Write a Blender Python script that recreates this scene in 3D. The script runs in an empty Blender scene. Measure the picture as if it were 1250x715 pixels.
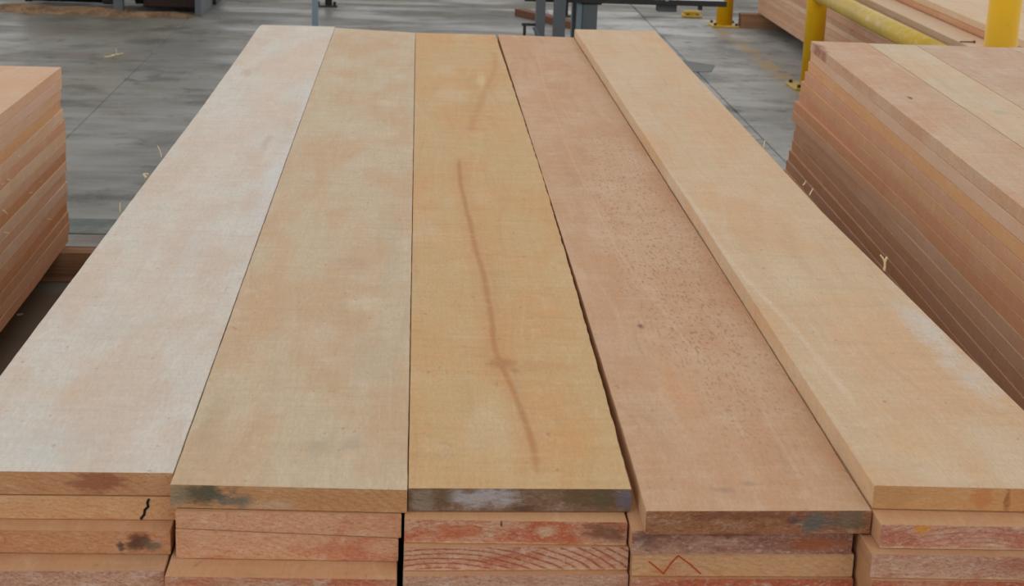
import bpy, bmesh, math, random
from mathutils import Vector, Matrix
S = bpy.context.scene
COL = S.collection
PI = math.pi

# ------------------------------------------------------------------ camera
F = 2043.0                      # focal length in pixels of the 1250x715 frame
CZ = 1.55                       # eye height
def _d(u, v): return Vector((u-625.0, -(v-357.5), -F))
_Y = _d(512, -257).normalized()
_Z = -_d(388, 7200).normalized(); _Z = (_Z-_Y*_Z.dot(_Y)).normalized()
_X = _Y.cross(_Z)
RM = Matrix((_X, _Y, _Z))
cam = bpy.data.objects.new('camera', bpy.data.cameras.new('camera')); COL.objects.link(cam)
cam.matrix_world = Matrix.Translation((0, 0, CZ)) @ RM.to_4x4()
cam.data.sensor_width = 36; cam.data.lens = F/1250*36
cam.data.clip_start = .05; cam.data.clip_end = 200
cam.data.dof.use_dof = True; cam.data.dof.focus_distance = 3.1; cam.data.dof.aperture_fstop = 14
S.camera = cam
def at(u, v, h):                # pixel on the horizontal plane z = h (world)
    w = RM @ _d(u, v); return w*((h-CZ)/w.z)+Vector((0, 0, CZ))

# ------------------------------------------------------------------ light
W = bpy.data.worlds.new('overcast'); S.world = W; W.use_nodes = True
nt = W.node_tree; nt.nodes.clear()
_o = nt.nodes.new('ShaderNodeOutputWorld'); _b = nt.nodes.new('ShaderNodeBackground')
_t = nt.nodes.new('ShaderNodeTexCoord'); _s = nt.nodes.new('ShaderNodeSeparateXYZ')
_r = nt.nodes.new('ShaderNodeValToRGB')
_r.color_ramp.elements[0].position = 0.0; _r.color_ramp.elements[0].color = (1.0, 1.0, 1.0, 1)
_r.color_ramp.elements[1].position = 1.0; _r.color_ramp.elements[1].color = (.42, .42, .42, 1)
nt.links.new(_t.outputs['Generated'], _s.inputs[0]); nt.links.new(_s.outputs[2], _r.inputs[0])
nt.links.new(_r.outputs[0], _b.inputs[0]); nt.links.new(_b.outputs[0], _o.inputs[0])
_b.inputs[1].default_value = 1.22
def area(name, loc, target, size, power, colr=(1, 1, 1)):
    l = bpy.data.lights.new(name, 'AREA'); l.shape = 'RECTANGLE'; l.size, l.size_y = size; l.energy = power; l.color = colr
    o = bpy.data.objects.new(name, l); COL.objects.link(o); o.location = loc
    o.rotation_euler = (Vector(target)-Vector(loc)).to_track_quat('-Z', 'Y').to_euler(); return o
area('overhead_fill', (1.5, 6, 7), (0.3, 4, 0), (6, 10), 30, (1, .99, .97))  # added fill lamp from above to brighten the board tops, not an actual skylight
S.view_settings.view_transform = 'Standard'; S.view_settings.look = 'None'
S.view_settings.gamma = 1; S.view_settings.exposure = 0.0; S.view_settings.use_curve_mapping = False

# ------------------------------------------------------------------ material helpers
def lin(c):
    f = lambda x: x/12.92 if x <= .04045 else ((x+.055)/1.055)**2.4
    return tuple(f(x/255.0) for x in c)+(1,)
class Mat:
    def __init__(s, name):
        s.m = bpy.data.materials.new(name); s.m.use_nodes = True
        s.t = s.m.node_tree; s.t.nodes.clear()
        s.out = s.n('OutputMaterial'); s.b = s.n('BsdfPrincipled'); s.l(s.b.outputs[0], s.out.inputs[0])
        s.b.inputs['Specular IOR Level'].default_value = .3
    def n(s, ty): return s.t.nodes.new('ShaderNode'+ty)
    def l(s, a, b): s.t.links.new(a, b)
    def put(s, v, inp):
        if isinstance(v, bpy.types.NodeSocket): s.l(v, inp)
        else: inp.default_value = v
    def math(s, op, a, b=0.0, clamp=False):
        x = s.n('Math'); x.operation = op; x.use_clamp = clamp
        s.put(a, x.inputs[0]); s.put(b, x.inputs[1]); return x.outputs[0]
    def vm(s, op, a, b=(0, 0, 0)):
        x = s.n('VectorMath'); x.operation = op; s.put(a, x.inputs[0]); s.put(b, x.inputs[1])
        return x.outputs['Value'] if op == 'LENGTH' else x.outputs[0]
    def obj(s): return s.n('TexCoord').outputs['Object']
    def noise(s, vec, scale, sv=(1, 1, 1), det=3, rough=.55, off=None):
        v = s.vm('MULTIPLY', vec, tuple(sv))
        if off is not None: v = s.vm('ADD', v, off)
        x = s.n('TexNoise'); x.inputs['Scale'].default_value = scale; x.inputs['Detail'].default_value = det
        x.inputs['Roughness'].default_value = rough; s.l(v, x.inputs['Vector']); return x.outputs[0]
    def rng(s, v, a, b, c=0.0, d=1.0):
        x = s.n('MapRange'); x.interpolation_type = 'SMOOTHSTEP'
        for i, q in enumerate((v, a, b, c, d)): s.put(q, x.inputs[i])
        return x.outputs[0]
    def mix(s, fac, a, b, mode='MIX'):
        x = s.n('Mix'); x.data_type = 'RGBA'; x.blend_type = mode
        s.put(fac, x.inputs[0]); s.put(a, x.inputs[6]); s.put(b, x.inputs[7]); return x.outputs[2]
    def rand(s):
        i = s.n('ObjectInfo'); c = s.n('CombineXYZ')
        for k, q in enumerate((37.0, 91.0, 53.0)): s.l(s.math('MULTIPLY', i.outputs['Random'], q), c.inputs[k])
        return c.outputs[0], i
    def bump(s, h, dist, strength=1.0):
        x = s.n('Bump'); x.inputs['Distance'].default_value = dist; x.inputs['Strength'].default_value = strength
        s.l(h, x.inputs['Height']); s.l(x.outputs[0], s.b.inputs['Normal'])
    def done(s, colr, rough=.7, metal=0):
        s.put(colr, s.b.inputs['Base Color']); s.put(rough, s.b.inputs['Roughness']); s.b.inputs['Metallic'].default_value = metal
        return s.m

def mul(c, k): return tuple(min(255, x*k) for x in c)
def wood_face(name, base=None, alt=None, blobs=(), streaks=(), flecks=0.0, saw=.5, fleckmask=None, contrast=1.0, off=(0, 0, 0), grain=1.0):
    """sawn softwood face: grain along local Y, faint saw marks across X"""
    s = Mat(name); p = s.obj(); rv, info = s.rand()
    if base is None:
        base = info.outputs['Color']; rv2 = rv
        altc = s.mix(.35, base, lin((214, 156, 110)))
        darkc = s.mix(1.0, base, (.74, .66, .57, 1), 'MULTIPLY'); lightc = s.mix(.4, base, lin((232, 212, 188)))
    else:
        rv2 = s.vm('ADD', rv, tuple(off)); altc = lin(alt); darkc = lin(mul(base, .78)); lightc = lin([x+(255-x)*.25 for x in base]); base = lin(base)
    blot = s.noise(p, 1.0, (7, 2.2, 7), 3, .6, rv2)
    c = s.mix(s.rng(blot, .40, .62, 0, .9*contrast), base, altc)
    # long wavy grain
    wv = s.noise(p, 1.0, (3, 1.3, 3), 2, .5, rv2)
    cx = s.n('SeparateXYZ'); s.l(p, cx.inputs[0])
    gx = s.math('ADD', s.math('ADD', cx.outputs[0], cx.outputs[2]), s.math('MULTIPLY', wv, .16))
    cc = s.n('CombineXYZ'); s.l(s.math('MULTIPLY', gx, 60), cc.inputs[0]); s.l(s.math('MULTIPLY', cx.outputs[1], 1.4), cc.inputs[1]); s.l(s.math('MULTIPLY', cx.outputs[2], 10), cc.inputs[2])
    g = s.noise(cc.outputs[0], 1.0, (1, 1, 1), 3, .6, rv2)
    c = s.mix(s.rng(g, .50, .78, 0, .30*grain), c, darkc)
    c = s.mix(s.rng(g, .46, .28, 0, .30*grain), c, lightc)
    pale = s.noise(p, 1.0, (9, 3.5, 9), 2, .5, s.vm('ADD', rv2, (7, 3, 9)))
    c = s.mix(s.rng(pale, .52, .75, 0, .45*contrast), c, lightc)
    sawn = s.noise(p, 1.0, (4, 90, 4), 2, .5, rv2)
    c = s.mix(s.rng(sawn, .5, .8, 0, .16*saw), c, darkc)
    if flecks:
        fl = s.noise(p, 1.0, (190, 60, 190), 2, .5, rv2)
        fm = s.rng(fl, .55, .68, 0, flecks)
        if fleckmask:
            fx, fy, frx, fry = fleckmask
            q = s.vm('MULTIPLY', s.vm('SUBTRACT', p, (fx, fy, 0)), (1/frx, 1/fry, 0))
            fm = s.math('MULTIPLY', fm, s.rng(s.math('ADD', s.vm('LENGTH', q), s.math('MULTIPLY', blot, .5)), 1.35, .6, .12, 1))
        c = s.mix(fm, c, lin((146, 92, 64)))
    ed = s.noise(p, 1.0, (16, 6, 16), 5, .75, rv2)
    for (bx, by, rx, ry, bc, st) in blobs:
        q = s.vm('MULTIPLY', s.vm('SUBTRACT', p, (bx, by, 0)), (1/rx, 1/ry, 0))
        c = s.mix(s.rng(s.math('ADD', s.vm('LENGTH', q), s.math('MULTIPLY', s.math('SUBTRACT', ed, .5), 2.6)), 1.15, .1, 0, st), c, lin(bc))
    for (pts, wd, bc, st) in streaks:     # pts (x, y) in local metres, sorted by y
        y0, y1 = pts[0][1], pts[-1][1]
        fc = s.n('FloatCurve'); cu = fc.mapping.curves[0]
        nrm = [((y-y0)/(y1-y0), (x+.2)/.4) for x, y in pts]
        cu.points[0].location = nrm[0]; cu.points[1].location = nrm[-1]
        for q in nrm[1:-1]: cu.points.new(*q)
        fc.mapping.update()
        ty = s.math('DIVIDE', s.math('SUBTRACT', cx.outputs[1], y0), y1-y0)
        s.l(s.math('MAXIMUM', s.math('MINIMUM', ty, 1.0), 0.0), fc.inputs['Value'])
        xc = s.math('SUBTRACT', s.math('MULTIPLY', fc.outputs[0], .4), .2)
        dd = s.math('ABSOLUTE', s.math('SUBTRACT', s.math('ADD', cx.outputs[0], s.math('MULTIPLY', s.math('SUBTRACT', wv, .5), .03)), xc))
        dd = s.math('MULTIPLY', dd, s.math('ADD', .35, s.math('MULTIPLY', s.math('ADD', ed, blot), .8)))
        fade = s.math('MULTIPLY', s.rng(ty, 0, .06), s.rng(ty, 1, .94))
        c = s.mix(s.math('MULTIPLY', s.rng(dd, wd, 0, 0, st), fade), c, lin(bc))
    band = s.noise(p, 1.0, (9, 34, 9), 4, .7, s.vm('ADD', rv2, (2, 5, 1)))
    c = s.mix(s.rng(band, .50, .74, 0, .26*contrast), c, darkc); c = s.mix(s.rng(band, .48, .30, 0, .26*contrast), c, lightc)
    lw = s.math('MULTIPLY', s.noise(p, 1.0, (5, 240, 5), 2, .6, rv2), s.noise(p, 1.0, (240, 5, 240), 2, .6, rv2))
    c = s.mix(s.rng(lw, .20, .36, 0, .11), c, darkc)
    mott = s.noise(p, 1.0, (24, 13, 24), 5, .75, s.vm('ADD', rv2, (8, 1, 6)))
    c = s.mix(s.rng(mott, .50, .70, 0, .50*contrast), c, altc); c = s.mix(s.rng(mott, .46, .28, 0, .40*contrast), c, lightc)
    spk = s.noise(p, 1.0, (90, 45, 90), 1, .5, s.vm('ADD', rv2, (9, 9, 9)))
    c = s.mix(s.rng(spk, .73, .78, 0, .35), c, lin((140, 104, 80)))
    fine = s.noise(p, 1.0, (260, 60, 260), 2, .6, rv2)
    c = s.mix(s.rng(fine, .3, .7, .0, .22), c, darkc)
    hsum = s.math('ADD', s.math('MULTIPLY', g, .5), s.math('ADD', s.math('MULTIPLY', fine, .35), s.math('MULTIPLY', sawn, .5*saw)))
    s.bump(hsum, .0012, .7)
    return s.done(c, .72)

def wood_end(name, base, red, blobs=(), redamt=.5, rough=1.0, ring=.35, fringe=False, wob=22, dark=None, off=(0, 0, 0)):
    """coarse cross-cut end grain"""
    s = Mat(name); p = s.obj(); rv, info = s.rand(); rv = s.vm('ADD', rv, tuple(off))
    base_l = lin(base); dk = lin(mul(base, .66)); lt = lin([x+(255-x)*.35 for x in base])
    c = s.mix(s.rng(s.noise(p, 1, (9, 1, 22), 3, .6, rv), .62-.3*redamt, .78-.2*redamt, 0, .9), base_l, lin(red))
    # rings: arcs around a pith above or below the board
    cx = s.n('SeparateXYZ'); s.l(s.vm('ADD', p, s.vm('MULTIPLY', rv, (.004, 0, 0))), cx.inputs[0])
    rr = s.math('SQRT', s.math('ADD', s.math('POWER', s.math('MULTIPLY', cx.outputs[0], .45), 2.0), s.math('POWER', s.math('ADD', cx.outputs[2], .05), 2.0)))
    wob_ = s.noise(p, 1, (10, 1, 30), 2, .5, rv)
    ph = s.math('ADD', s.math('MULTIPLY', rr, 900.0), s.math('MULTIPLY', wob_, float(wob)))
    sn = s.math('SINE', ph)
    c = s.mix(s.rng(sn, .2, 1.0, 0, ring*.5), c, lin(mul(red, .85)))
    lump = s.noise(p, 1, (38, 5, 70), 4, .7, s.vm('ADD', rv, (4, 4, 4)))
    c = s.mix(s.rng(lump, .52, .70, 0, .6*rough), c, lin(red)); c = s.mix(s.rng(lump, .46, .30, 0, .65*rough), c, lt)
    f1 = s.noise(p, 1, (170, 20, 260), 3, .7, rv)
    c = s.mix(s.rng(f1, .50, .72, 0, .45*rough), c, lt)
    c = s.mix(s.rng(f1, .46, .28, 0, .55*rough), c, dk)
    ed = s.noise(p, 1, (45, 10, 90), 3, .65, rv)
    for (bx, bz, rx, rz, bc, st) in blobs:
        q = s.vm('MULTIPLY', s.vm('SUBTRACT', p, (bx, 0, bz)), (1/rx, 0, 1/rz))
        c = s.mix(s.rng(s.math('ADD', s.vm('LENGTH', q), s.math('MULTIPLY', s.math('SUBTRACT', ed, .5), 2.0)), 1.1, .3, 0, st), c, lin(bc))
    if fringe: c = s.mix(s.rng(s.math('ADD', cx.outputs[2], s.math('MULTIPLY', lump, .016)), .0125, .007, 0, .7), c, lin((226, 190, 150)))
    s.bump(s.math('ADD', f1, s.math('MULTIPLY', ed, .8)), .004*rough+.001, .9)
    return s.done(c, .85)

def concrete(name, base, dark, dirt, dirtamt=.4, paint=None, rough=(.38, .7)):
    s = Mat(name); p = s.obj()
    c = s.mix(s.rng(s.noise(p, 1, (1.0, .8, 1), 4, .6), .38, .62, 0, .9), lin(base), lin(dark))
    c = s.mix(s.rng(s.noise(p, 1, (2.6, 2.4, 1), 5, .65, (3, 8, 1)), .48, .64, 0, .75), c, lin(mul(dark, .74)))
    c = s.mix(s.rng(s.noise(p, 1, (2.4, 2.0, 1), 4, .6, (13, 2, 1)), .62-.2*dirtamt, .80-.1*dirtamt, 0, .75), c, lin(dirt))
    c = s.mix(s.rng(s.noise(p, 1, (7, 6, 1), 4, .6, (5, 5, 1)), .60, .68, 0, .6), c, lin((70, 58, 46)))
    c = s.mix(s.rng(s.noise(p, 1, (60, 60, 1), 3, .6), .4, .7, 0, .22), c, lin(mul(base, 1.12)))
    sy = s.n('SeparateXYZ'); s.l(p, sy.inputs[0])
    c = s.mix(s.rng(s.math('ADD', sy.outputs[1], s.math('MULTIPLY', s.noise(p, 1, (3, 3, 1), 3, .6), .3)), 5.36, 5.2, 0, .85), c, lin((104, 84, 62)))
    c = s.mix(s.rng(s.noise(p, 1, (5, 9, 1), 4, .65, (7, 1, 1)), .60, .68, 0, .5), c, lin((82, 74, 62)))
    if paint:
        cx = s.n('SeparateXYZ'); s.l(p, cx.inputs[0])
        m = s.rng(s.math('ABSOLUTE', s.math('SUBTRACT', cx.outputs[0], paint[0])), paint[1], paint[1]*.7)
        m = s.math('MULTIPLY', m, s.rng(s.noise(p, 1, (9, 5, 1), 4, .7), .40, .62, 0, .8))
        c = s.mix(m, c, lin(paint[2]))
    s.bump(s.noise(p, 1, (40, 40, 1), 4, .7), .002, .5)
    return s.done(c, s.rng(s.noise(p, 1, (1.0, 3.0, 1), 3, .6, (1, 9, 2)), .35, .65, rough[0], rough[1]))

def paint_mat(name, base, worn, amt=.3, rough=.5, metal=0, sc=14):
    s = Mat(name); p = s.obj()
    c = s.mix(s.rng(s.noise(p, 1, (sc, sc, sc), 4, .65), .62-.2*amt, .75, 0, .8*amt+.3), lin(base), lin(worn))
    c = s.mix(s.rng(s.noise(p, 1, (4, 4, 2), 3, .6, (4, 4, 4)), .4, .7, 0, .35), c, lin(mul(base, .82)))
    s.bump(s.noise(p, 1, (90, 90, 90), 2, .5), .0006, .5)
    return s.done(c, rough, metal)

# ------------------------------------------------------------------ object helpers
def mesh_obj(name, bm, mats, parent=None, loc=(0, 0, 0), rz=0, smooth=False):
    me = bpy.data.meshes.new(name); bm.normal_update(); bm.to_mesh(me); bm.free()
    for m in (mats if isinstance(mats, (list, tuple)) else [mats]): me.materials.append(m)
    if smooth:
        for q in me.polygons: q.use_smooth = True
    o = bpy.data.objects.new(name, me); COL.objects.link(o); o.location = loc; o.rotation_euler = (0, 0, rz)
    if parent: o.parent = parent
    return o
def tag(o, label=None, cat=None, group=None, kind=None):
    for k, v in (('label', label), ('category', cat), ('group', group), ('kind', kind)):
        if v: o[k] = v
    return o
def thing(name, label, cat, loc, rz=0, group=None):
    o = bpy.data.objects.new(name, None); COL.objects.link(o); o.location = loc; o.rotation_euler = (0, 0, rz); o.empty_display_size = .1
    return tag(o, label, cat, group)
def box(bm, x0, x1, y0, y1, z0, z1, bev=0.0, mi=0):
    r = bmesh.ops.create_cube(bm, size=1.0)
    for v in r['verts']:
        v.co = Vector((x0+(v.co.x+.5)*(x1-x0), y0+(v.co.y+.5)*(y1-y0), z0+(v.co.z+.5)*(z1-z0)))
    fs = set(f for v in r['verts'] for f in v.link_faces)
    if bev:
        q = bmesh.ops.bevel(bm, geom=list(set(e for f in fs for e in f.edges)), offset=bev, segments=1, affect='EDGES', profile=.5)
    return bm
def tube(bm, a, b, r, seg=20, r2=None, caps=True):
    a, b = Vector(a), Vector(b); d = b-a
    m = Matrix.Translation((a+b)/2) @ d.to_track_quat('Z', 'Y').to_matrix().to_4x4()
    bmesh.ops.create_cone(bm, cap_ends=caps, segments=seg, radius1=r, radius2=r if r2 is None else r2, depth=d.length, matrix=m)
    return bm
def ngon_prism(bm, pts, z0, z1):
    lo = [bm.verts.new((x, y, z0)) for x, y in pts]; hi = [bm.verts.new((x, y, z1)) for x, y in pts]
    bm.faces.new(list(reversed(lo))); bm.faces.new(hi)
    for i in range(len(pts)):
        j = (i+1) % len(pts); bm.faces.new((lo[i], lo[j], hi[j], hi[i]))
    return bm
rnd = random.Random(7)
def interp(pts, y):
    if y <= pts[0][1]: return pts[0][0]
    for (x0, y0), (x1, y1) in zip(pts, pts[1:]):
        if y <= y1: return x0+(x1-x0)*(y-y0)/(y1-y0)
    return pts[-1][0]
def sweep_plank(name, xl, xr, y0l, y0r, y1l, y1r, zt, t, mats, n=3, jit=0.0, ch=.0012, dz=None, colr=None, rz=0, pivot=None, fuzz=None, slant=(0, 0)):
    """a plank as ONE mesh: chamfered section swept along Y. xl/xr: edge x or [(x,y),..] (world, before rz)"""
    fl = (lambda y: interp(xl, y)) if isinstance(xl, list) else (lambda y: xl)
    fr = (lambda y: interp(xr, y)) if isinstance(xr, list) else (lambda y: xr)
    ym = (y0l+y1l)/2; xm = (fl(ym)+fr(ym))/2; zb = zt-t
    bm = bmesh.new(); rings = []
    rr = random.Random(name+str(round(xm, 3))+str(round(zt, 3)))
    for i in range(n+1):
        u = i/n; ring = []
        yl = y0l+(y1l-y0l)*u; yr = y0r+(y1r-y0r)*u
        a = fl(yl)+rr.uniform(-jit, jit); b = fr(yr)+rr.uniform(-jit, jit)
        if fuzz: a += rr.uniform(-1, 1)*fuzz[0]; b += rr.uniform(-1, 1)*fuzz[1]
        z = dz(u) if dz else 0.0
        for px, side, pz in ((a, 0, zb+ch), (a+ch, 0, zb), (b-ch, 1, zb), (b, 1, zb+ch), (b, 1, zt-ch), (b-ch, 1, zt), (a+ch, 0, zt), (a, 0, zt-ch)):
            yy = yr if side else yl
            if not side: pz += slant[0] if pz > (zt+zb)/2 else slant[1]
            ring.append(bm.verts.new((px-xm, yy-ym, pz-zb+z)))
        rings.append(ring)
    for r0, r1 in zip(rings, rings[1:]):
        for k in range(8):
            j = (k+1) % 8; bm.faces.new((r0[k], r0[j], r1[j], r1[k]))
    f0 = bm.faces.new(list(reversed(rings[0]))); f1 = bm.faces.new(rings[-1])
    f0.material_index = f1.material_index = 1
    bmesh.ops.recalc_face_normals(bm, faces=bm.faces[:])
    loc = Vector((xm, ym, zb))
    if rz: loc = Matrix.Translation(pivot) @ Matrix.Rotation(rz, 4, 'Z') @ Matrix.Translation(-Vector(pivot)) @ loc
    o = mesh_obj(name, bm, mats, None, loc, rz)
    if colr: o.color = lin(colr)
    return o
def curl(bm, p, d, l, w, bend, seg=5):
    """thin curled sliver from p along d, real thickness"""
    p = Vector(p); d = Vector(d).normalized(); up = d.cross(Vector((0, 1, .3))).normalized(); prev = None
    for i in range(seg+1):
        ww = w*(1-.6*i/seg); sd = d.cross(up).normalized()*ww/2; th = up*w*.25
        q = [bm.verts.new(p-sd-th), bm.verts.new(p+sd-th), bm.verts.new(p+sd+th), bm.verts.new(p-sd+th)]
        if prev:
            for k in range(4): bm.faces.new((prev[k], prev[(k+1) % 4], q[(k+1) % 4], q[k]))
        else: bm.faces.new(q[::-1])
        prev = q; p = p+d*l/seg; d = (Matrix.Rotation(bend/seg, 3, sd.normalized()) @ d).normalized(); up = (Matrix.Rotation(bend/seg, 3, sd.normalized()) @ up)
    bm.faces.new(prev); return bm

# ------------------------------------------------------------------ materials
M_FACE = wood_face('sawn_wood')
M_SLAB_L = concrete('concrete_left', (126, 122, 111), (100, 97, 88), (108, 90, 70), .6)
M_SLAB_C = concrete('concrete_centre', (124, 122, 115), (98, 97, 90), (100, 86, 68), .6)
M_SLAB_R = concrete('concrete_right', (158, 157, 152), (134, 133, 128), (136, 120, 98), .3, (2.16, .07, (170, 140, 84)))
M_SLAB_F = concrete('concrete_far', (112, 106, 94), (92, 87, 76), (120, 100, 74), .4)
M_YEL = paint_mat('yellow_paint', (232, 178, 12), (196, 150, 30), .2, .42)
M_YELD = paint_mat('scuffed_yellow_paint', (200, 166, 44), (214, 184, 134), .9, .5, 0, 20)
M_STEEL = paint_mat('grey_steel', (92, 98, 102), (112, 112, 108), .3, .5)
M_STEELD = paint_mat('dark_steel', (48, 48, 46), (78, 72, 64), .4, .5)
M_BLUE = paint_mat('blue_grey_steel', (128, 146, 156), (110, 122, 130), .3, .45)
M_PLATE = paint_mat('bright_steel', (150, 160, 170), (110, 118, 128), .4, .35, .3)
M_BLACK = paint_mat('greasy_black', (30, 30, 28), (62, 54, 42), .4, .5)
M_BRN = paint_mat('oily_brown', (52, 34, 28), (84, 56, 38), .5, .7)
M_RUST = paint_mat('rusty_brown', (112, 70, 48), (76, 54, 40), .4, .7)
M_PATCH = paint_mat('dark_grey_patch', (104, 108, 104), (124, 126, 122), .5, .6, 0, 30)
M_GREEN = paint_mat('green_grey_patch', (82, 92, 86), (124, 124, 116), .9, .6, 0, 9)
M_INK = paint_mat('black_ink', (38, 34, 28), (110, 84, 56), .3, .8, 0, 160)
M_CHALK = paint_mat('red_crayon', (186, 74, 48), (190, 110, 76), .3, .8, 0, 120)
M_SLIV = paint_mat('pale_sliver', (228, 206, 164), (206, 170, 120), .3, .8)
def mk_dust():
    s = Mat('sawdust'); p = s.obj()
    c = s.mix(s.rng(s.noise(p, 1, (9, 9, 9), 4, .7), .38, .62), lin((150, 120, 92)), lin((116, 90, 68)))
    c = s.mix(s.rng(s.noise(p, 1, (70, 70, 70), 3, .7), .5, .72, 0, .6), c, lin((190, 146, 100)))
    s.bump(s.noise(p, 1, (60, 60, 60), 4, .8), .01, 1); return s.done(c, .95)
M_DUST = mk_dust()
M_BEAR = wood_face('bearer_wood', (150, 116, 84), (116, 84, 60), saw=1)
M_BEARE = wood_end('bearer_end', (112, 80, 58), (92, 60, 44))

# ------------------------------------------------------------------ the ground
def slab(x0, x1, y0, y1, m, z=0.0):
    bm = bmesh.new(); box(bm, x0, x1, y0, y1, -.15, z, .004)
    return tag(mesh_obj('floor', bm, m), kind='structure')
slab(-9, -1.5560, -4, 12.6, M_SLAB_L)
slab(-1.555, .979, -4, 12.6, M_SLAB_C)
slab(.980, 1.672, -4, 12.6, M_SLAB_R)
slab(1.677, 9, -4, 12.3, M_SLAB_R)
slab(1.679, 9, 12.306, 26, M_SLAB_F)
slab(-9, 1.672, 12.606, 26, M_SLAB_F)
bm = bmesh.new(); box(bm, -9, 9, -4, 26, -.3, -.151)
tag(mesh_obj('floor', bm, M_STEELD), kind='structure')
# dark patch of repair mortar, green painted patch
def flat_patch(name, quad, th, m, label, cat):
    bm = bmesh.new(); c = sum((Vector((p.x, p.y, 0)) for p in quad), Vector())/len(quad)
    ngon_prism(bm, [(p.x-c.x, p.y-c.y) for p in quad], 0.0005, th)
    bmesh.ops.recalc_face_normals(bm, faces=bm.faces[:])
    return tag(mesh_obj(name, bm, m, None, c), label, cat)
flat_patch('floor_patch', [at(u, v, 0) for u, v in ((828, 73), (845, 88), (868, 88), (873, 80))], .0025, M_PATCH,
           'small dark grey patch on the concrete beside the joint, right of the far end', 'floor patch')
flat_patch('floor_patch', [Vector((x, y, 0)) for x, y in ((-2.1, 5.82), (-.4, 5.82), (-.4, 6.03), (-2.1, 6.03))], .0025, M_GREEN,
           'worn green-grey painted strip on the floor behind the left stack', 'floor patch')

# ------------------------------------------------------------------ MAIN STACK, five top boards
def L(cx, ym): return lambda u, v, h=.65: (at(u, v, h).x-cx, at(u, v, h).y-ym)
P = .0344                       # layer pitch
def blobpx(cx, ym, lst, h=.65):
    out = []
    for (u, v, ru, rv, c, st) in lst:
        p = at(u, v, h); a = at(u+ru, v, h); b = at(u, v-rv, h)
        out.append((p.x-cx, p.y-ym, abs(a.x-p.x), abs(b.y-p.y), c, st))
    return out
Y1 = 6.55
def hero(label, xl, xr, y0, y1, zt, face, end, n=110, fuzz=(.0004, .0003), dz=None):
    o = sweep_plank('plank', xl, xr, y0[0], y0[1], y1[0], y1[1], zt, .0332, [face, end], n, 0, .001, dz, fuzz=fuzz)
    return tag(o, label, 'plank', 'five wide boards on top of the centre stack')
def mid(xl, xr, y0, y1):
    ym = (y0[0]+y1[0])/2; return (interp(xl, ym)+interp(xr, ym))/2, ym
# board 1, whitewashed
xl = [(-.646, 2.1), (-.640, 2.51), (-.633, 3.14), (-.628, 3.58), (-.612, 4.86), (-.606, 5.96), (-.606, 6.52), (-.600, 6.6)]; xr = [(-.3188, 2.1), (-.3183, 4.7), (-.3138, 6.6)]
cx, ym = mid(xl, xr, (2.128, 2.128), (6.6, 6.6))
f = wood_face('pale_board_face', (218, 208, 194), (214, 190, 168), contrast=.9, saw=.7, flecks=.10, grain=.5, off=(3, 1, 2), blobs=blobpx(cx, ym, [
    (303, 88, 10, 7, (196, 160, 130), .55), (326, 172, 7, 14, (186, 150, 128), .45), (370, 70, 34, 26, (228, 200, 172), .6), (330, 110, 30, 50, (226, 202, 184), .5),
    (270, 190, 40, 60, (226, 206, 188), .4), (90, 480, 60, 18, (214, 184, 154), .5), (170, 360, 60, 40, (218, 196, 176), .45), (60, 540, 80, 30, (208, 204, 198), .6),
    (370, 150, 14, 60, (218, 216, 214), .7), (330, 230, 18, 60, (216, 212, 208), .7), (240, 300, 20, 60, (214, 208, 200), .5), (180, 300, 22, 30, (216, 186, 160), .35), (130, 400, 60, 20, (206, 196, 184), .5)]))
e = wood_end('pale_board_end', (196, 148, 104), (176, 112, 78), redamt=.3, ring=.4, blobs=[(.05, .02, .045, .02, (150, 92, 66), .8), (.13, .018, .03, .02, (206, 158, 118), .6), (-.12, .02, .05, .02, (200, 160, 104), .5)], rough=.5)
hero('whitish pale board, leftmost on top of the centre stack', xl, xr, (2.128, 2.128), (6.6, 6.6), .65, f, e)
# board 2, tan
xl = [(-.3170, 2.0), (-.3168, 4.8), (-.3125, 6.6)]; xr = [(-.0008, 2.0), (-.0004, 3.3), (-.0008, 6.5)]
cx, ym = mid(xl, xr, (2.089, 2.078), (6.57, 6.49))
f = wood_face('tan_board_face', (208, 186, 154), (206, 166, 126), contrast=.8, saw=1, flecks=.08, grain=.6, off=(8, 4, 2), blobs=blobpx(cx, ym, [
    (470, 125, 28, 5, (224, 202, 166), .6), (470, 163, 30, 4, (222, 200, 164), .5), (450, 370, 40, 12, (218, 202, 172), .6), (330, 360, 26, 90, (210, 164, 122), .55), (255, 520, 30, 60, (186, 160, 128), .5),
    (390, 545, 40, 16, (178, 160, 136), .5), (430, 540, 20, 12, (176, 158, 138), .5), (460, 440, 40, 40, (196, 176, 148), .5), (300, 570, 90, 12, (200, 172, 140), .4), (430, 320, 30, 10, (190, 150, 120), .4), (480, 300, 14, 60, (190, 172, 146), .4)]))
e = wood_end('tan_board_end', (196, 146, 100), (180, 118, 80), redamt=.25, ring=.4, blobs=[(-.118, .021, .045, .019, (92, 88, 70), .95), (-.075, .012, .03, .012, (104, 106, 96), .8), (-.15, .018, .02, .03, (150, 136, 108), .7), (-.02, .006, .04, .008, (206, 176, 150), .5)], rough=.5)
hero('tan board with a grey-green stain on its end, second from left on the centre stack', xl, xr, (2.089, 2.078), (6.57, 6.49), .65, f, e)
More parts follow.
